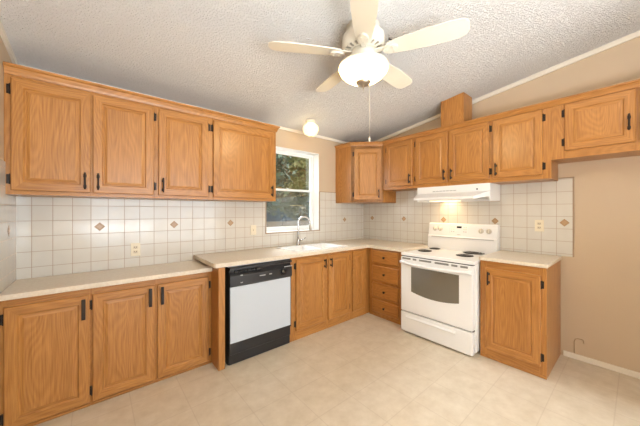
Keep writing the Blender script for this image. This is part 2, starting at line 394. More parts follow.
# ---------------------------------------------------------------- cabinets
def rect_ring(bm, a, b, mats):
    """faces between two nested rectangles a (outer) and b, 4 verts each: order bl, br, tr, tl"""
    for i in range(4):
        j = (i+1) % 4
        f = bm.faces.new((a[i], a[j], b[j], b[i])); f.material_index = mats[i]
def door_bm(x0, x1, z0, z1, y, t=.02, rail=.056, flat=False):
    """raised-panel door, back at y, front at y-t"""
    bm = NB(); yf = y-t
    def R(ins, yy): return [bm.verts.new(p) for p in ((x0+ins, yy, z0+ins), (x1-ins, yy, z0+ins), (x1-ins, yy, z1-ins), (x0+ins, yy, z1-ins))]
    if flat: seq = [(0, y), (0, yf+.008), (.006, yf+.002), (.012, yf)]
    else: seq = [(0, y), (0, yf+.005), (.005, yf), (rail, yf), (rail+.007, yf+.008), (rail+.013, yf+.008), (rail+.03, yf+.0025)]
    rs = [R(*s) for s in seq]
    bm.faces.new(rs[0])
    mv = (1, 0, 1, 0)
    for a, b in zip(rs, rs[1:]): rect_ring(bm, a, b, mv)
    f = bm.faces.new(rs[-1][::-1]); f.material_index = 1 if flat else 0
    return bm
def pull_bm(x, z, y, ln=.11, r=.0058):
    bm = NB(); h = ln/2
    if r > .008:
        box(bm, x-.011, x+.011, y-.028, y-.020, z-h*1.3, z+h*1.3, 0, .003, 2)
        for s in (-1, 1): tube(bm, [(x, y+.0005, z+s*h*.9), (x, y-.022, z+s*h*.9)], .006, 8)
        return bm
    tube(bm, [(x, y-.026, z-h-.012), (x, y-.027, z-h), (x, y-.029, z), (x, y-.027, z+h), (x, y-.026, z+h+.012)], [r*.8, r*1.15, r, r*1.15, r*.8], 8)
    for s in (-1, 1):
        tube(bm, [(x, y+.0005, z+s*h*.78), (x, y-.027, z+s*h*.78)], r*.9, 8)
        box(bm, x-r*1.6, x+r*1.6, y-.003, y, z+s*h*.78-r*1.9, z+s*h*.78+r*1.9, 0, .001)
    return bm
def hinge_bm(x, z, y, side):
    """side -1: hinge left of the door edge x, +1: right"""
    bm = NB(); a, b = sorted((x+side*.002, x+side*.021))
    box(bm, a, b, y-.004, y, z-.031, z+.031, 0, .0015)
    tube(bm, [(x+side*.003, y-.008, z-.034), (x+side*.003, y-.008, z+.034)], .0055, 8)
    for dz in (-.015, .015): lathe(bm, [(0, -.0015), (.003, -.001), (.003, .001), (0, .0015)], n=6, M=Matrix.Translation((x+side*.012, y-.0045, z+dz)) @ Matrix.Rotation(PI/2, 4, 'X'))
    return bm
def add_door(root, D, x0, x1, z0, z1, hinge, pull, plen=.10):
    """hinge: 'L'/'R'/None; pull: (side, 'top'|'bottom') or None"""
    d = obj('door', door_bm(x0, x1, z0, z1, -D), OAK, root)
    if hinge:
        x, s = (x0, -1) if hinge == 'L' else (x1, 1)
        for z in (z1-.075, z0+.075): obj('hinge', hinge_bm(x, z, -D, s), M_DARK, d)
    if pull:
        px = x0+.032 if pull[0] == 'L' else x1-.032
        pz = {'bottom': z0+.085, 'top': z1-.09, 'middle': (z0+z1)/2-.05}[pull[1]]
        obj('pull', pull_bm(px, pz, -D-.02, plen, .0085 if plen > .105 else .0058), M_DARK, d)
    return d
def face_frame(root, Wd, H, D, openings, z_off=0):
    bm = NB(); y0, y1 = -D, -D+.02; ov = .01
    xs = sorted({(o[0]+ov, o[1]-ov) for o in openings}); zs = sorted({(o[2]+ov, o[3]-ov) for o in openings})
    cur = 0
    for a, b in xs + [(Wd, None)]:
        if a-cur > .001: box(bm, cur, a, y0, y1, 0, H, 0, .001)
        cur = b
    for a, b in xs:
        cur = 0
        for c, d in zs + [(H, None)]:
            if c-cur > .001: box(bm, a, b, y0, y1, cur, c, 1)
            cur = d
    return obj('face_frame', bm, OAK, root)
def cabinet(name, label, loc, rot, Wd, H, D, doors, drawers=(), plen=.10, body_h=None, shoe=False):
    root = thing(name, label, 'cabinet', loc, rot)
    bm = NB(); box(bm, .0006, Wd-.0006, -D+.02, -.002, 0, body_h or H, 0); obj('body', bm, OAK, root)
    face_frame(root, Wd, H, D, [d[:4] for d in doors] + [d[:4] for d in drawers])
    for d in doors: add_door(root, D, *d, plen=plen)
    for d in drawers:
        o = obj('drawer_front', door_bm(*d[:4], -D, flat=True), OAK, root)
        k = NB(); cx, cz = (d[0]+d[1])/2, (d[2]+d[3])/2
        lathe(k, [(0, 0), (.007, 0), (.006, .012), (.014, .018), (.016, .024), (.012, .029), (0, .031)], n=16, M=Matrix.Translation((cx, -D-.02, cz)) @ Matrix.Rotation(PI/2, 4, 'X'))
        obj('knob', k, M_DARK, o)
    if shoe:
        bm = NB(); box(bm, 0.001, Wd-.001, -D-.011, -D, .001, .019, 1, .003); obj('shoe_molding', bm, OAK, root)
    return root
UD = .32
# long wall, upper (local x = world x - origin)
def up_a(name, label, x0, x1, ds):
    z0 = 1.49
    return cabinet(name, label, (x0, 0, z0), 0, x1-x0, 2.33-z0, UD, [(a-x0, b-x0, 1.515-z0, 2.253-z0, h, p) for a, b, h, p in ds])
up_a('wall_cabinet', 'two-door oak wall cabinet in the corner at the far left, over the lower counter', XL+.001, -3.04, [(-3.856, -3.46, 'L', ('R', 'bottom')), (-3.449, -3.056, 'R', ('L', 'bottom'))])
up_a('wall_cabinet', 'two-door oak wall cabinet left of the window, with one wide door', -3.04, -1.868, [(-3.022, -2.612, 'R', ('L', 'bottom')), (-2.566, -1.9, 'L', ('R', 'bottom'))])
# range wall: local x runs towards the camera (world -y)
RB = -PI/2
def up_b(name, label, y0, y1, z0, z1, ds):
    return cabinet(name, label, (0, y0, z0), RB, y0-y1, 2.348-z0, UD, [(y0-a, y0-b, c-z0, d-z0, h, p) for a, b, c, d, h, p in ds])
ZB = 1.672
up_b('wall_cabinet', 'narrow one-door oak wall cabinet between the corner cabinet and the range hood', -.642, -1.125, ZB, 0, [(-.705, -1.103, 1.712, 2.30, 'L', ('R', 'bottom'))])
up_b('wall_cabinet', 'two-door oak wall cabinet directly above the white range hood', -1.125, -1.99, ZB, 0, [(-1.148, -1.548, 1.712, 2.30, 'L', ('R', 'bottom')), (-1.566, -1.975, 1.712, 2.30, 'R', ('L', 'bottom'))])
up_b('wall_cabinet', 'one-door oak wall cabinet over the small right counter', -1.99, -2.463, ZB, 0, [(-2.006, -2.402, 1.712, 2.30, 'R', ('L', 'bottom'))])
up_b('wall_cabinet', 'short high-hung oak wall cabinet over the empty refrigerator space', -2.463, -3.40, 1.835, 0, [(-2.552, -2.948, 1.90, 2.30, 'L', ('R', 'middle')), (-2.966, -3.36, 1.90, 2.30, 'R', ('L', 'middle'))])
# corner cabinet with the diagonal door
CS = .64
root = thing('corner_wall_cabinet', 'diagonal oak corner wall cabinet beside the window', 'cabinet', (0, 0, 1.50))
H = .85
bm = NB(); prism(bm, [(-.002, -.002), (-CS, -.002), (-CS, -UD), (-CS+.006, -UD-.006), (-UD-.006, -CS+.006), (-UD, -CS), (-.002, -CS)], 0, H); obj('body', bm, OAK, root)
diag = math.hypot(CS-UD, CS-UD)
Mx = Matrix.Translation((-CS, -UD, 0)) @ Matrix.Rotation(-PI/4, 4, 'Z')
def place(o): o.matrix_local = Mx
ff = face_frame(root, diag, H, .0, [(.045, diag-.03, .04, .765)]); ff.location = Mx.to_translation(); ff.rotation_euler = (0, 0, -PI/4)
d = add_door(root, 0, .045, diag-.03, .04, .765, 'L', ('R', 'bottom')); d.location = Mx.to_translation(); d.rotation_euler = (0, 0, -PI/4)

def crown(path, ztop, h, name, label, out=.034):
    """crown moulding swept with mitres along a plan path; its outside is on the right hand of travel"""
    prof = [(.0, -h), (.008, -h), (.012, -h*.75), (out*.7, -h*.35), (out, -h*.25), (out, 0), (-.02, 0), (-.02, -h*.06), (0, -h*.06)]
    P = [Vector(p) for p in path]; rings = []; bm = NB()
    def nrm(a, b): d = (b-a).normalized(); return Vector((d.y, -d.x))
    for i, p in enumerate(P):
        ns = ([nrm(P[i-1], p)] if i else []) + ([nrm(p, P[i+1])] if i < len(P)-1 else [])
        m = sum(ns, Vector((0, 0))).normalized(); k = 1/max(.3, m.dot(ns[0]))
        rings.append([bm.verts.new((p.x+m.x*o*k, p.y+m.y*o*k, ztop+z)) for o, z in prof])
    n = len(prof)
    for a, b in zip(rings, rings[1:]):
        for k in range(n): bm.faces.new((a[k], b[k], b[(k+1) % n], a[(k+1) % n]))
    bm.faces.new(rings[0][::-1]); bm.faces.new(rings[-1])
    return bm
bm = crown([(XL+.003, -UD-.001), (-1.867, -UD-.001), (-1.867, -.003)], 2.336, .062, '', '')
tag(obj('crown_molding', bm, OAK[1]), 'oak crown moulding on top of the long left row of wall cabinets', 'moulding')
bm = crown([(-CS-.001, -.02), (-CS-.001, -UD-.001), (-UD-.001, -CS-.001), (-UD-.001, -3.40)], 2.356, .05, '', '')
tag(obj('crown_molding', bm, OAKY), 'oak crown moulding along the corner cabinet and the range-wall cabinets', 'moulding')

# duct chase on top of the hood cabinet
root = thing('duct_chase', 'oak box rising from the cabinet tops to the ceiling above the hood', 'duct cover', (0, 0, 0))
def chase(x0, x1, y0, y1, zt=0):
    b = NB(); v = []
    for x in (x0, x1):
        for y in (y0, y1):
            for z in (2.357, CZ(y)-.002-zt): v.append(b.verts.new((x, y, z)))
    for idx in ((0, 1, 3, 2), (4, 6, 7, 5), (0, 4, 5, 1), (2, 3, 7, 6), (0, 2, 6, 4), (1, 5, 7, 3)): b.faces.new([v[i] for i in idx])
    return b
obj('cover_panel', chase(-.322, -.09, -1.722, -1.472), OAK, root)
obj('corner_strip', chase(-.330, -.322, -1.494, -1.470), OAK, root)

# base cabinets
BD = .61
def base_a(name, label, x0, x1, H, D, ds, z0d, z1d, **k):
    return cabinet(name, label, (x0, 0, 0.001), 0, x1-x0, H, D, [(a-x0, b-x0, z0d, z1d, h, p) for a, b, h, p in ds], **k)
LD = .46
base_a('base_cabinet', 'one-door oak base cabinet at the far left under the lower counter', XL+.001, -3.458, .834, LD, [(-3.862, -3.464, 'L', ('R', 'top'))], .03, .788, plen=.11, shoe=True)
base_a('base_cabinet', 'two-door oak base cabinet under the lower counter, beside the tall end panel', -3.458, -2.624, .834, LD, [(-3.449, -3.07, 'L', ('R', 'top')), (-3.052, -2.652, 'R', ('L', 'top'))], .03, .788, plen=.11, shoe=True)
bm = NB(); box(bm, -2.623, -2.566, -.642, -.002, .001, .888, 0, .003)
tag(obj('end_panel', bm, OAK), 'upright oak end panel left of the dishwasher', 'panel')
base_a('base_cabinet', 'two-door oak base cabinet under the sink, right of the dishwasher', -1.87, -.952, .888, BD, [(-1.80, -1.374, 'L', ('R', 'top')), (-1.342, -.985, 'R', ('L', 'top'))], .10, .865, plen=.085, body_h=.735)
base_a('base_cabinet', 'narrow-door oak base cabinet filling the inside corner', -.951, -.002, .888, BD, [(-.922, -.69, None, None)], .10, .865)
DR = [(.70, .87), (.475, .665), (.255, .44), (.06, .22)]
root = cabinet('drawer_cabinet', 'oak base cabinet with four drawers left of the range', (0, -.633, .001), RB, .555, .888, BD, [], [(.06, .46, a, b) for a, b in DR])
base_b = cabinet('base_cabinet', 'single-door oak base cabinet right of the range', (0, -1.988, .001), RB, .492, .913, BD, [(.045, .455, .095, .845, 'R', ('L', 'top'))], plen=.10)
bm = NB(); box(bm, .001, .492, -BD-.006, -BD, .001, .03, 1, .002); obj('shoe_molding', bm, OAK, base_b)

# countertops
def slab(bm, rects, z0, z1):
    for x0, x1, y0, y1 in rects: box(bm, x0, x1, y0, y1, z0, z1)
bm = NB(); box(bm, XL+.001, -2.625, -.495, -.001, .836, .871, 0, .005, 2)
tag(obj('countertop', bm, M_COUNTER), 'lower cream countertop at the left end, set back from the taller one', 'countertop')
# main L-shaped top with a cut-out for the sink
SX0, SX1, SY0, SY1 = -1.73, -.98, -.555, -.125
ZT, ZU = .925, .889
def poly_top(bm, outer, hole, z0, z1):
    vs = []
    def loop(pts):
        r = []
        for z in (z0, z1): r.append([bm.verts.new((x, y, z)) for x, y in pts])
        n = len(pts)
        for i in range(n): bm.faces.new((r[0][i], r[0][(i+1) % n], r[1][(i+1) % n], r[1][i]))
        return r
    a = loop(outer); b = loop(hole)
    for lv in (0, 1):
        es = []
        for r in (a[lv], b[lv]):
            for i in range(len(r)):
                e_ = bm.edges.get((r[i], r[(i+1) % len(r)])); es.append(e_)
        bmesh.ops.triangle_fill(bm, use_beauty=True, use_dissolve=False, edges=es)
bm = NB()
outer = [(-2.652, -.001), (-2.652, -.625), (-2.642, -.637), (-.655, -.637), (-.637, -.655), (-.637, -1.189), (-.001, -1.189), (-.001, -.001)]
hole = [(SX0, SY0), (SX1, SY0), (SX1, SY1), (SX0, SY1)]
poly_top(bm, outer, hole, ZU, ZT)
tag(obj('countertop', bm, M_COUNTER), 'long cream L-shaped countertop holding the sink and turning the corner', 'countertop')
bm = NB(); box(bm, -.64, -.001, -2.49, -1.982, .9145, .946, 0, .006, 2)
tag(obj('countertop', bm, M_COUNTER), 'small cream countertop right of the range', 'countertop')

# sink
sk = thing('sink', 'white double-bowl drop-in sink under the window', 'sink', ((SX0+SX1)/2, (SY0+SY1)/2, ZT))
sw, sd = (SX1-SX0)/2, (SY1-SY0)/2
def bowl(x0, x1, y0, y1, dep):
    b = NB()
    def R(ins, z, n=5, rad=.05):
        pts = []
        for cx, cy, a0 in ((x1-ins-rad, y1-ins-rad, 0), (x0+ins+rad, y1-ins-rad, PI/2), (x0+ins+rad, y0+ins+rad, PI), (x1-ins-rad, y0+ins+rad, 1.5*PI)):
            for k in range(n+1): a = a0+PI/2*k/n; pts.append((cx+rad*math.cos(a), cy+rad*math.sin(a), z))
        return [b.verts.new(p) for p in pts]
    seq = [R(0, .002), R(.004, -.004), R(.012, -dep*.8), R(.03, -dep)]
    for p, q in zip(seq, seq[1:]):
        for i in range(len(p)):
            f = b.faces.new((p[i], p[(i+1) % len(p)], q[(i+1) % len(p)], q[i])); f.smooth = True
    b.faces.new(seq[-1]); return b
bm = NB(); r = .018
box(bm, -sw-r, sw+r, -sd-r, -sd+.022, .0005, .010, 0, .004, 2); box(bm, -sw-r, sw+r, sd-.022, sd+r, .0005, .010, 0, .004, 2)
box(bm, -sw-r, -sw+.022, -sd+.021, sd-.021, .0005, .010, 0, .004, 2); box(bm, sw-.022, sw+r, -sd+.021, sd-.021, .0005, .010, 0, .004, 2)
box(bm, -.02, .02, -sd+.021, sd-.021, -.01, .008, 0, .004, 2)
obj('rim', bm, M_SINK, sk)
for x0, x1 in ((-sw+.018, -.018), (.018, sw-.018)):
    b = obj('basin', bowl(x0, x1, -sd+.018, sd-.018, .17), M_SINK, sk)
    k = NB(); lathe(k, [(0, .004), (.03, .004), (.042, .002), (.042, 0), (0, 0)], ((x0+x1)/2, 0, -.17), 20); obj('drain', k, M_CHROME, b)
# faucet
fx, fy = -1.378, -.066
fa = thing('faucet', 'tall chrome gooseneck pull-down faucet behind the sink', 'faucet', (fx, fy, ZT+.0005))
k = NB(); lathe(k, [(0, 0), (.028, 0), (.028, .006), (.021, .012), (.019, .07), (.016, .085), (.0125, .10), (0, .10)], n=24); obj('base', k, M_CHROME, fa)
dr = Vector((.80, -.60)); Rg = .077
pts = [(0, 0, .095), (0, 0, .20), (0, 0, .30)]
for i in range(1, 13):
    a = PI-PI*1.08*i/12; pts.append((dr.x*(Rg+Rg*math.cos(a)), dr.y*(Rg+Rg*math.cos(a)), .30+Rg*math.sin(a)))
k = NB(); tube(k, pts, .0115, 12); obj('neck', k, M_CHROME, fa)
p = Vector(pts[-1]); q = p+Vector((dr.x*.006, dr.y*.006, -.035)); e2 = p+Vector((dr.x*.014, dr.y*.014, -.085))
k = NB(); tube(k, [p, q, e2], [.0125, .015, .0185], 14); o = obj('spray_head', k, M_NICKEL, fa); o['label'] = 'darker spray head'
k = NB(); tube(k, [(.012, -.010, .06), (.05, -.03, .075), (.085, -.05, .10)], [.011, .008, .006], 10); obj('lever', k, M_CHROME, fa)

# ---------------------------------------------------------------- dishwasher
X0, X1 = -2.534, -1.874
dw = thing('dishwasher', 'built-in dishwasher with white door and black controls', 'dishwasher', (X0, -.02, .001))
w = X1-X0
bm = NB(); box(bm, .005, w-.005, -.585, -.03, .0, .878); obj('tub', bm, M_BLACK, dw)
bm = NB(); box(bm, .012, w-.012, -.625, -.585, .20, .70, 0, .004, 2); do = obj('door', bm, M_DWWHITE, dw); do['label'] = 'white door panel'
bm = NB(); box(bm, .006, .012, -.625, -.585, .195, .70); box(bm, w-.012, w-.006, -.625, -.585, .195, .70); box(bm, .006, w-.006, -.628, -.585, .186, .199); obj('door_trim', bm, M_BLACK, do)
bm = NB(); extrude_x(bm, [(-.585, .702), (-.632, .702), (-.645, .715), (-.640, .80), (-.612, .83), (-.612, .845), (-.645, .855), (-.640, .872), (-.585, .876)], .006, w-.006); cp = obj('control_panel', bm, M_BLACK, dw)
for i in range(6):
    x = .05+i*.042; b = NB(); box(b, x, x+.03, -.636, -.60, .826, .843, 0, .002); obj('push_button', b, M_BLACK, cp)
b = NB(); lathe(b, [(0, 0), (.03, 0), (.028, .014), (.012, .017), (.010, .022), (0, .022)], n=24, M=Matrix.Translation((w-.11, -.6415, .77)) @ Matrix.Rotation(PI/2, 4, 'X')); obj('dial', b, M_BLACK, cp)
for x, z, sx in ((.10, .80, .022), (.10, .735, .022), (.29, .768, .06), (.39, .768, .03), (.56, .815, .10)):
    b = NB(); box(b, x, x+sx, -.6462+(z-.715)*.06, -.64, z-.004, z+.004)
    b2 = obj('printed_mark', b, M_GREY, cp); b2['label'] = 'pale printed mark'
bm = NB(); box(bm, .008, w-.008, -.618, -.585, .095, .185, 0, .003); box(bm, .008, w-.008, -.606, -.585, .004, .094, 0, .003); obj('kick_panel', bm, M_BLACK, dw)
bm = NB(); box(bm, .002, w-.002, -.60, -.57, .8785, .886); obj('top_bracket', bm, M_GREY, dw)

# ---------------------------------------------------------------- range (local x towards -y, front at -y local)
Y0, RW = -1.191, .785
rg = thing('range', 'white freestanding electric coil range with backguard', 'stove', (0, Y0, .001), RB)
bm = NB(); box(bm, .002, RW-.002, -.675, -.012, .03, .868, 0, .003)
for x in (.05, RW-.05):
    for y in (-.60, -.08): lathe(bm, [(0, 0), (.018, 0), (.018, .032), (0, .032)], (x, y, 0), 12)
obj('body', bm, M_WHITE, rg)
bm = NB(); box(bm, 0, RW, -.722, -.012, .869, .903, 0, .012, 3); ct = obj('cooktop', bm, M_WHITE, rg)
for bx, by, br in ((.135, -.43, .062), (.125, -.165, .05), (.585, -.43, .066), (.575, -.165, .084)):
    b = NB(); lathe(b, [(br*1.28, .001), (br*1.30, .005), (br*1.2, .006), (br*1.1, .002), (.02, -.004), (0, -.004)], (bx, by, .9035), 36)
    pn = obj('drip_pan', b, M_PAN, ct)
    pts = []
    for i in range(120):
        t = i/119; a = 2*PI*3.6*t; rr = br*(.22+.82*t); pts.append((bx+rr*math.cos(a), by+rr*math.sin(a), .909))
    b = NB(); tube(b, pts, .0048, 6); obj('coil', b, M_COIL, pn)
for z0, z1 in ((.236, .2455), (.8605, .8685)):  # black strips standing in for the shade in the door gaps
    b = NB(); box(b, .010, RW-.010, -.712, -.676, z0, z1); o = obj('gap_shade_strip', b, M_BLACK, rg); o['label'] = 'black strip drawn as gap shade along the oven door'
# backguard
bm = NB(); prof = [(-.012, .90), (-.105, .90), (-.098, 1.03), (-.10, 1.06), (-.088, 1.075), (-.062, 1.215), (-.045, 1.228), (-.012, 1.228)]
extrude_x(bm, prof, .0, RW); bg_ = obj('backguard', bm, M_WHITE, rg)
b = NB(); box(b, .05, RW-.03, -.106, -.092, 1.050, 1.060); o = obj('vent_slot', b, M_GREY, bg_); o['label'] = 'grey groove'
def bgy(z): return -.088+(z-1.075)/(1.215-1.075)*.026
TILT = Matrix.Rotation(PI/2-math.atan(.026/.14), 4, 'X')
for x in (.085, .15, RW-.165, RW-.085):
    z = 1.155 if x < .3 else 1.15; b = NB(); M_ = Matrix.Translation((x, bgy(z), z)) @ Matrix.Rotation(PI/2-.18, 4, 'X')
    lathe(b, [(0, 0), (.028, 0), (.028, .003), (.022, .004), (.019, .022), (0, .024)], n=24, M=M_)
    kn = obj('knob', b, M_KNOB, bg_)
    b = NB(); t = NB(); box(t, -.0035, .0035, -.02, .02, .022, .032, 0, .001); merge(b, t, 0, M_); obj('knob_grip', b, M_IVORY, kn)
    b = NB()
    for i in range(9):
        a = 2*PI*i/9; t = NB(); box(t, -.001, .001, .031, .035, 0, .001); merge(b, t, 0, M_ @ Matrix.Rotation(a, 4, 'Z'))
    obj('knob_marks', b, M_GREY, bg_)
def on_guard(x0, x1, z0, z1, th, m, nm, par):
    b = NB(); v = []
    for x in (x0, x1):
        for z in (z0, z1):
            for d_ in (.001, -th): v.append(b.verts.new((x, bgy(z)+d_, z)))
    for idx in ((0, 1, 3, 2), (4, 6, 7, 5), (0, 4, 5, 1), (2, 3, 7, 6), (0, 2, 6, 4), (1, 5, 7, 3)): b.faces.new([v[i] for i in idx])
    return obj(nm, b, m, par)
pnl = on_guard(.27, .475, 1.115, 1.205, .002, M_WHITE, 'control_plate', bg_)
o = on_guard(.352, .408, 1.172, 1.194, .003, M_LCD, 'clock_display', pnl); o['label'] = 'black clock display'
for x in (.288, .313, .43, .453):
    for z in (1.13, 1.157, 1.183): on_guard(x, x+.014, z-.005, z+.005, .0035, M_GREY if z < 1.15 else M_IVORY, 'push_button', pnl)
on_guard(.27, .272, 1.115, 1.205, .003, M_GREY, 'plate_border', pnl)
on_guard(.36, .40, 1.090, 1.097, .0012, M_GREY, 'badge', bg_)
# oven door
bm = NB(); box(bm, .012, RW-.012, -.738, -.68, .246, .860, 0, .008, 2); od = obj('oven_door', bm, M_WHITE, rg)
vs = [(.03, .135), (.16, .205), (.235, .375), (.41, .555), (.58, .64), (.665, .735)]
for a, b_ in vs:
    b = NB(); box(b, a, b_, -.7395, -.72, .832, .853, 0, .002); o = obj('vent_slot', b, M_VENT, od)
b = NB(); xs = [.012+(RW-.024)*i/24 for i in range(25)]
def arc(x): t = (x-RW/2)/(RW/2); return 1-t*t
prv = None
for x in xs:
    y = -.747-.042*arc(x)**.7; z = .803-.014*arc(x)
    ring = [b.verts.new((x, y+dy, z+dz)) for dy, dz in ((.012, .012), (-.006, .014), (-.014, .004), (-.014, -.008), (-.006, -.016), (.012, -.014))]
    if prv:
        for i in range(6):
            f = b.faces.new((prv[i], prv[(i+1) % 6], ring[(i+1) % 6], ring[i])); f.smooth = True
    else: b.faces.new(ring)
    prv = ring
b.faces.new(prv[::-1])
for x in (.03, RW-.03): box(b, x-.02, x+.02, -.751, -.735, .789, .816, 0, .003)
obj('handle', b, M_WHITE, od)
b = NB(); top = [(.142+.512*i/16, .757) for i in range(17)]; bot = [(.654-.512*i/16, .482-.034*(1-((i-8)/8)**2)) for i in range(17)]
lo = top+bot; v0 = [b.verts.new((x, -.7375, z)) for x, z in lo]; v1 = [b.verts.new((x, -.7398, z)) for x, z in lo]
b.faces.new(v0); b.faces.new(v1[::-1]); n = len(lo)
for i in range(n): b.faces.new((v0[i], v0[(i+1) % n], v1[(i+1) % n], v1[i]))
o = obj('oven_window', b, M_OVENGLASS, od); o['label'] = 'dark oven window with a curved lower edge'
# drawer
bm = NB(); box(bm, .012, RW-.012, -.738, -.68, .018, .235, 0, .006, 2); dr_ = obj('storage_drawer', bm, M_WHITE, rg)
b = NB()
for i in range(2): pass
prof = [(-.737, .200), (-.7465, .190), (-.750, .180), (-.745, .172), (-.737, .170)]
extrude_x(b, prof, .08, RW-.16); obj('drawer_grip', b, M_WHITE, dr_)

# ---------------------------------------------------------------- range hood
hd = thing('range_hood', 'white under-cabinet range hood above the range', 'range hood', (0, -1.168, 1.49), RB)
HW = .812
bm = NB(); t = .012
box(bm, 0, t, -.32, -.01, 0, .181); box(bm, HW-t, HW, -.32, -.01, 0, .181); box(bm, t, HW-t, -.32, -.01, .168, .181); box(bm, t, HW-t, -.02, -.01, 0, .168)
box(bm, t, HW-t, -.32, -.308, .09, .168)
hb = obj('shell', bm, M_WHITE, hd)
# sloping visor, tapering to a narrower lip
def quad_solid(b, A, B):
    va = [b.verts.new(p) for p in A]; vb = [b.verts.new(p) for p in B]
    b.faces.new(va); b.faces.new(vb[::-1])
    for i in range(4): b.faces.new((va[i], va[(i+1) % 4], vb[(i+1) % 4], vb[i]))
bm = NB()
quad_solid(bm, [(.0, -.3205, .045), (HW, -.3205, .045), (HW, -.3205, .10), (.0, -.3205, .10)], [(.045, -.485, .016), (HW-.10, -.485, .016), (HW-.10, -.485, .044), (.045, -.485, .044)])
obj('visor', bm, M_WHITE, hd)
b = NB(); box(b, .03, HW-.03, -.306, -.022, .035, .042); o = obj('grease_filter', b, M_GREY, hd); o['label'] = 'grey filter underneath'
for i in range(7):
    b = NB(); x = .20+.04*i; box(b, x, x+.034, -.3225, -.319, .118, .128); obj('vent_slot', b, M_GREY, hb)
b = NB(); box(b, HW-.13, HW-.115, -.327, -.319, .117, .132, 0, .002); obj('switch', b, M_BLACK, hb)
b = NB(); box(b, .12, .43, -.25, -.09, .006, .015, 0, .003); obj('lamp_lens', b, M_LENS, hd)
hl = bpy.data.lights.new('hood_lamp', 'AREA'); hl.shape = 'RECTANGLE'; hl.size = .30; hl.size_y = .16; hl.energy = 1.15; hl.color = (1, .70, .38)
ho = bpy.data.objects.new('hood_lamp', hl); COL.objects.link(ho); ho.location = (-.17, -1.44, 1.493)

# ---------------------------------------------------------------- ceiling fan
FX, FY, FZ = -1.985, -1.713, 2.48
fan = thing('ceiling_fan', 'cream five-blade ceiling fan with a lit frosted bowl', 'ceiling fan', (FX, FY, FZ))
top = CZ(FY)-FZ
b = NB(); lathe(b, [(0, top-.002), (.10, top-.002), (.115, top-.02), (.115, top-.06), (.145, top-.09), (.15, .06), (.135, .035), (.09, .025), (0, .025)], n=40); mh = obj('motor_housing', b, M_FAN, fan)
for i in range(20):
    a = 2*PI*i/20; t = NB(); box(t, .10, .132, -.006, .006, .0255, .0335); b = NB(); merge(b, t, 0, Matrix.Rotation(a, 4, 'Z')); o = obj('vent_slot', b, M_NICKEL, mh)
b = NB(); lathe(b, [(0, .026), (.085, .026), (.085, .0), (.105, -.02), (.105, -.04), (.120, -.072), (.174, -.080), (.174, -.090), (.168, -.090), (.110, -.078), (.02, -.05), (0, -.05)], n=40); obj('light_kit', b, M_FAN, fan)
b = NB(); lathe(b, [(.170, -.088), (.173, -.10), (.163, -.125), (.137, -.153), (.095, -.178), (.045, -.193), (.0, -.197)], n=48); obj('glass_bowl', b, M_BOWL, fan)
b = NB(); lathe(b, [(0, -.188), (.050, -.187), (.052, -.194), (.046, -.206), (.030, -.214), (.010, -.217), (.007, -.228), (0, -.230)], n=24); obj('finial', b, M_NICKEL, fan)
b = NB(); bmesh.ops.create_uvsphere(b, u_segments=20, v_segments=12, radius=.036, matrix=Matrix.Translation((-.045, -.03, -.125)))
for f in b.faces: f.smooth = True
bulb('fan_lamp', (FX+.02, FY+.02, FZ-.135), 40, (1, .90, .74), .03)
obj('bulb', b, emit('lit_bulb', (1, .84, .6), 70), fan)
def blade():
    b = NB(); prof = [(.17, .045), (.20, .054), (.30, .066), (.42, .074), (.54, .075), (.60, .072), (.635, .060), (.652, .040), (.658, .012)]
    pts = [(r, -w_) for r, w_ in prof] + [(r, w_) for r, w_ in prof[::-1]]
    prism(b, pts, 0, .007); return b
def iron():
    b = NB(); t = NB(); box(t, .08, .17, -.018, .018, .006, .014, 0, .002); merge(b, t)
    pts = []
    for i in range(18): a = 2*PI*i/18; pts.append((.19+.05*math.cos(a), .034*math.sin(a)))
    prism(b, pts, -.014, -.0005)
    for x, y in ((.17, 0), (.21, .015), (.21, -.015)): lathe(b, [(0, -.018), (.006, -.017), (.006, -.014)], (x, y, 0), 10)
    return b
for i in range(5):
    a = math.radians(149.3-72*i)
    M_ = Matrix.Rotation(a, 4, 'Z') @ Matrix.Rotation(math.radians(-11), 4, 'X')
    b = NB(); merge(b, blade(), 0, M_); bl = obj('blade', b, M_FAN, fan)
    b = NB(); merge(b, iron(), 0, M_); obj('blade_iron', b, M_FAN, bl)
b = NB(); tube(b, [(.03, -.03, -.19), (.031, -.03, -.30), (.031, -.03, -.585)], .0011, 6); lathe(b, [(0, 0), (.004, .004), (.007, -.006), (.006, -.026), (0, -.03)], (.031, -.03, -.585), 12)
obj('pull_chain', b, M_IVORY, fan)
b = NB(); tube(b, [(.0, .0, -.232), (.0, .0, -.262)], .0022, 6); obj('short_chain', b, M_NICKEL, fan)
b = NB(); tube(b, [(.12, -.125, .105), (.135, -.14, .095), (.14, -.145, .07)], .006, 6); obj('reverse_switch', b, M_BLACK, fan)

# flush ceiling light near the window
GX, GY = -1.383, -.34
gl = thing('ceiling_light', 'small lit opal globe light on the ceiling in front of the window', 'ceiling light', (GX, GY, CZ(GY)))
b = NB(); lathe(b, [(0, -.006), (.062, -.004), (.062, -.03), (.052, -.042), (0, -.042)], n=32); obj('canopy', b, M_FAN, gl)
b = NB(); lathe(b, [(.048, -.040), (.055, -.055), (.084, -.075), (.097, -.105), (.095, -.135), (.076, -.172), (.042, -.193), (0, -.20)], n=36); obj('globe', b, M_GLOBE, gl)
b = NB(); lathe(b, [(0, -.199), (.010, -.198), (.006, -.212), (0, -.214)], n=12); obj('finial', b, M_NICKEL, gl)

b = NB(); bmesh.ops.create_uvsphere(b, u_segments=20, v_segments=12, radius=.028, matrix=Matrix.Translation((0, 0, -.10)))
for f in b.faces: f.smooth = True
obj('bulb', b, bpy.data.materials['lit_bulb'], gl)

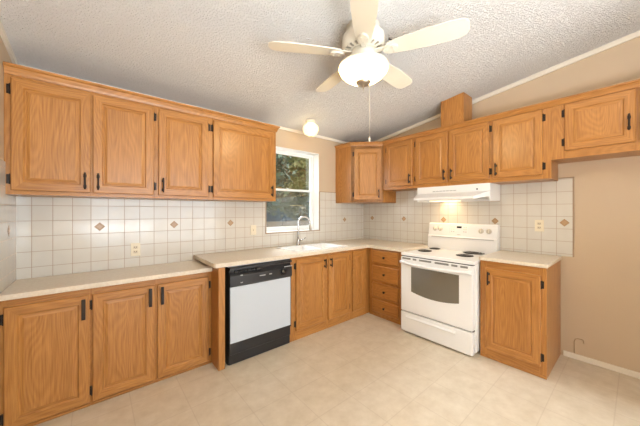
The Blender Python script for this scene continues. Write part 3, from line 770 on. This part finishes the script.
# ---------------------------------------------------------------- outlets
def outlet(label, c, axis, kind='outlet'):
    rot = 0 if axis == 'A' else RB
    o = thing('wall_outlet' if kind == 'outlet' else 'light_switch', label, 'outlet' if kind == 'outlet' else 'switch', c, rot)
    b = NB(); box(b, -.036, .036, -.006, -.0003, -.058, .058, 0, .003, 2); obj('cover_plate', b, M_IVORY, o)
    if kind == 'outlet':
        for z in (-.02, .02):
            b = NB(); box(b, -.017, .017, -.0085, -.006, z-.014, z+.014, 0, .002); r_ = obj('receptacle', b, M_RECEPT, o)
            for x in (-.007, .007):
                b = NB(); box(b, x-.0022, x+.0022, -.009, -.0084, z-.004, z+.008); obj('slot', b, M_SLOT, r_)
            b = NB(); box(b, -.002, .002, -.009, -.0084, z-.010, z-.006); obj('slot', b, M_SLOT, r_)
    else:
        b = NB(); box(b, -.005, .005, -.016, -.006, -.010, .012, 0, .002); obj('toggle', b, M_IVORY, o)
    return o
outlet('ivory wall outlet on the tiles over the lower left counter', (-3.153, -TT, 1.028), 'A')
outlet('ivory switch plate on the tiles just left of the window', (-1.992, -TT, 1.153), 'A', 'switch')
outlet('ivory wall outlet on the tiles over the small right counter', (-TT, -2.32, 1.232), 'B')

# patched line on the lower right wall: a thin stub of tubing
b = NB(); tube(b, [(-.006, -2.575, .052), (-.006, -2.575, .16), (-.006, -2.583, .185), (-.006, -2.598, .195), (-.006, -2.63, .197), (-.006, -2.637, .185), (-.006, -2.637, .165)], .0022, 6)
tag(obj('wall_tubing', b, simple('dull_tubing', (.36, .23, .12), .5, noise=.1)), 'thin brown loop of tubing low on the right wall beside the base cabinet', 'tubing')

# ---------------------------------------------------------------- outdoors
bm = NB(); box(bm, -40, 60, .7, 60, -.75, -.6); o = struct('ground', bm, simple('dry_ground', (.16, .13, .10), .9, noise=.2, nscale=3), label='dry yard outside the window', cat='ground')
bm = NB(); box(bm, XL-.3, .3, .185, .66, 2.33, 2.40); o = struct('trim_4', bm, M_TRIM, label='roof eave outside over the window', cat='eave')
bm = NB(); box(bm, -30, 40, 6.2, 6.4, -.6, .96); tag(obj('garden_wall', bm, simple('tan_block', (.16, .125, .085), .9, noise=.15, nscale=6)), 'low tan block wall beyond the window', 'wall')
sh = thing('shed', 'blue-grey shed seen through the lower window sash', 'shed', (7.5, 20.5, -.6))
bm = NB(); box(bm, -9, 11, 0, 4, 0, 3.0); obj('siding', bm, simple('blue_grey_siding', (.022, .04, .052), .8, noise=.3, nscale=1.2), sh)
bm = NB(); extrude_x(bm, [(-.4, 3.0), (2, 3.9), (4.4, 3.0)], -9.3, 11.3); obj('roof', bm, simple('grey_shingle', (.05, .055, .06), .9, noise=.2), sh)
bm = NB(); box(bm, -.6, .6, -.03, 0, 1.2, 2.3); obj('window', bm, simple('pale_blind', (.2, .23, .26), .3, noise=.05), sh)
LEAF = [simple('leaf_dark', (.035, .06, .03), .6, noise=.4, nscale=3), simple('leaf_mid', (.07, .10, .035), .6, noise=.4, nscale=3), simple('leaf_olive', (.13, .13, .04), .6, noise=.3, nscale=3)]
BARK = simple('bark', (.10, .075, .05), .9, noise=.3)
def plant(name, label, cat, loc, h, rx, z_lo, n, mi, size=.16, trunk=True, group=None):
    t = thing(name, label, cat, loc, random.random()*6, group)
    if trunk:
        b = NB(); tube(b, [(0, 0, 0), (.05, .03, h*.3), (-.04, .05, h*.6), (0, 0, h*.85)], [.16, .12, .08, .03], 8); obj('trunk', b, BARK, t)
    b = NB(); cl = [(random.uniform(-rx, rx)*.7, random.uniform(-rx, rx)*.7, random.uniform(z_lo, h)) for _ in range(22)]
    for i in range(n):
        c = random.choice(cl); d = Vector((random.gauss(0, 1), random.gauss(0, 1), random.gauss(0, 1)))*rx*.22
        p = Vector(c)+d; s = size*random.uniform(.6, 1.3)
        u = Vector((random.gauss(0, 1), random.gauss(0, 1), random.gauss(0, .6))).normalized(); v = u.orthogonal().normalized()
        f = b.faces.new([b.verts.new(p+u*s), b.verts.new(p+v*s*.45), b.verts.new(p-u*s), b.verts.new(p-v*s*.45)])
    obj('foliage', b, LEAF[mi], t); return t
plant('tree', 'dark leafy tree seen at the left of the upper window sash', 'tree', (2.1, 7.9, -.6), 5.0, 1.1, 2.5, 5600, 0)
plant('tree', 'olive-green tree seen at the right of the upper window sash', 'tree', (5.75, 10.0, -.6), 5.4, 1.5, 2.3, 7000, 2)
plant('tree', 'tall mid-green tree standing behind the others in the window', 'tree', (6.2, 15.4, -.6), 7.8, 2.0, 2.4, 9000, 1, .22)
plant('shrub', 'dark shrub above the low wall in the lower window sash', 'shrub', (4.0, 7.15, -.6), 2.1, .3, .6, 900, 0, .12, False)
plant('shrub', 'grey-green shrub at the left of the lower window sash', 'shrub', (3.9, 12.0, -.6), 2.4, .45, .6, 700, 1, .12, False)
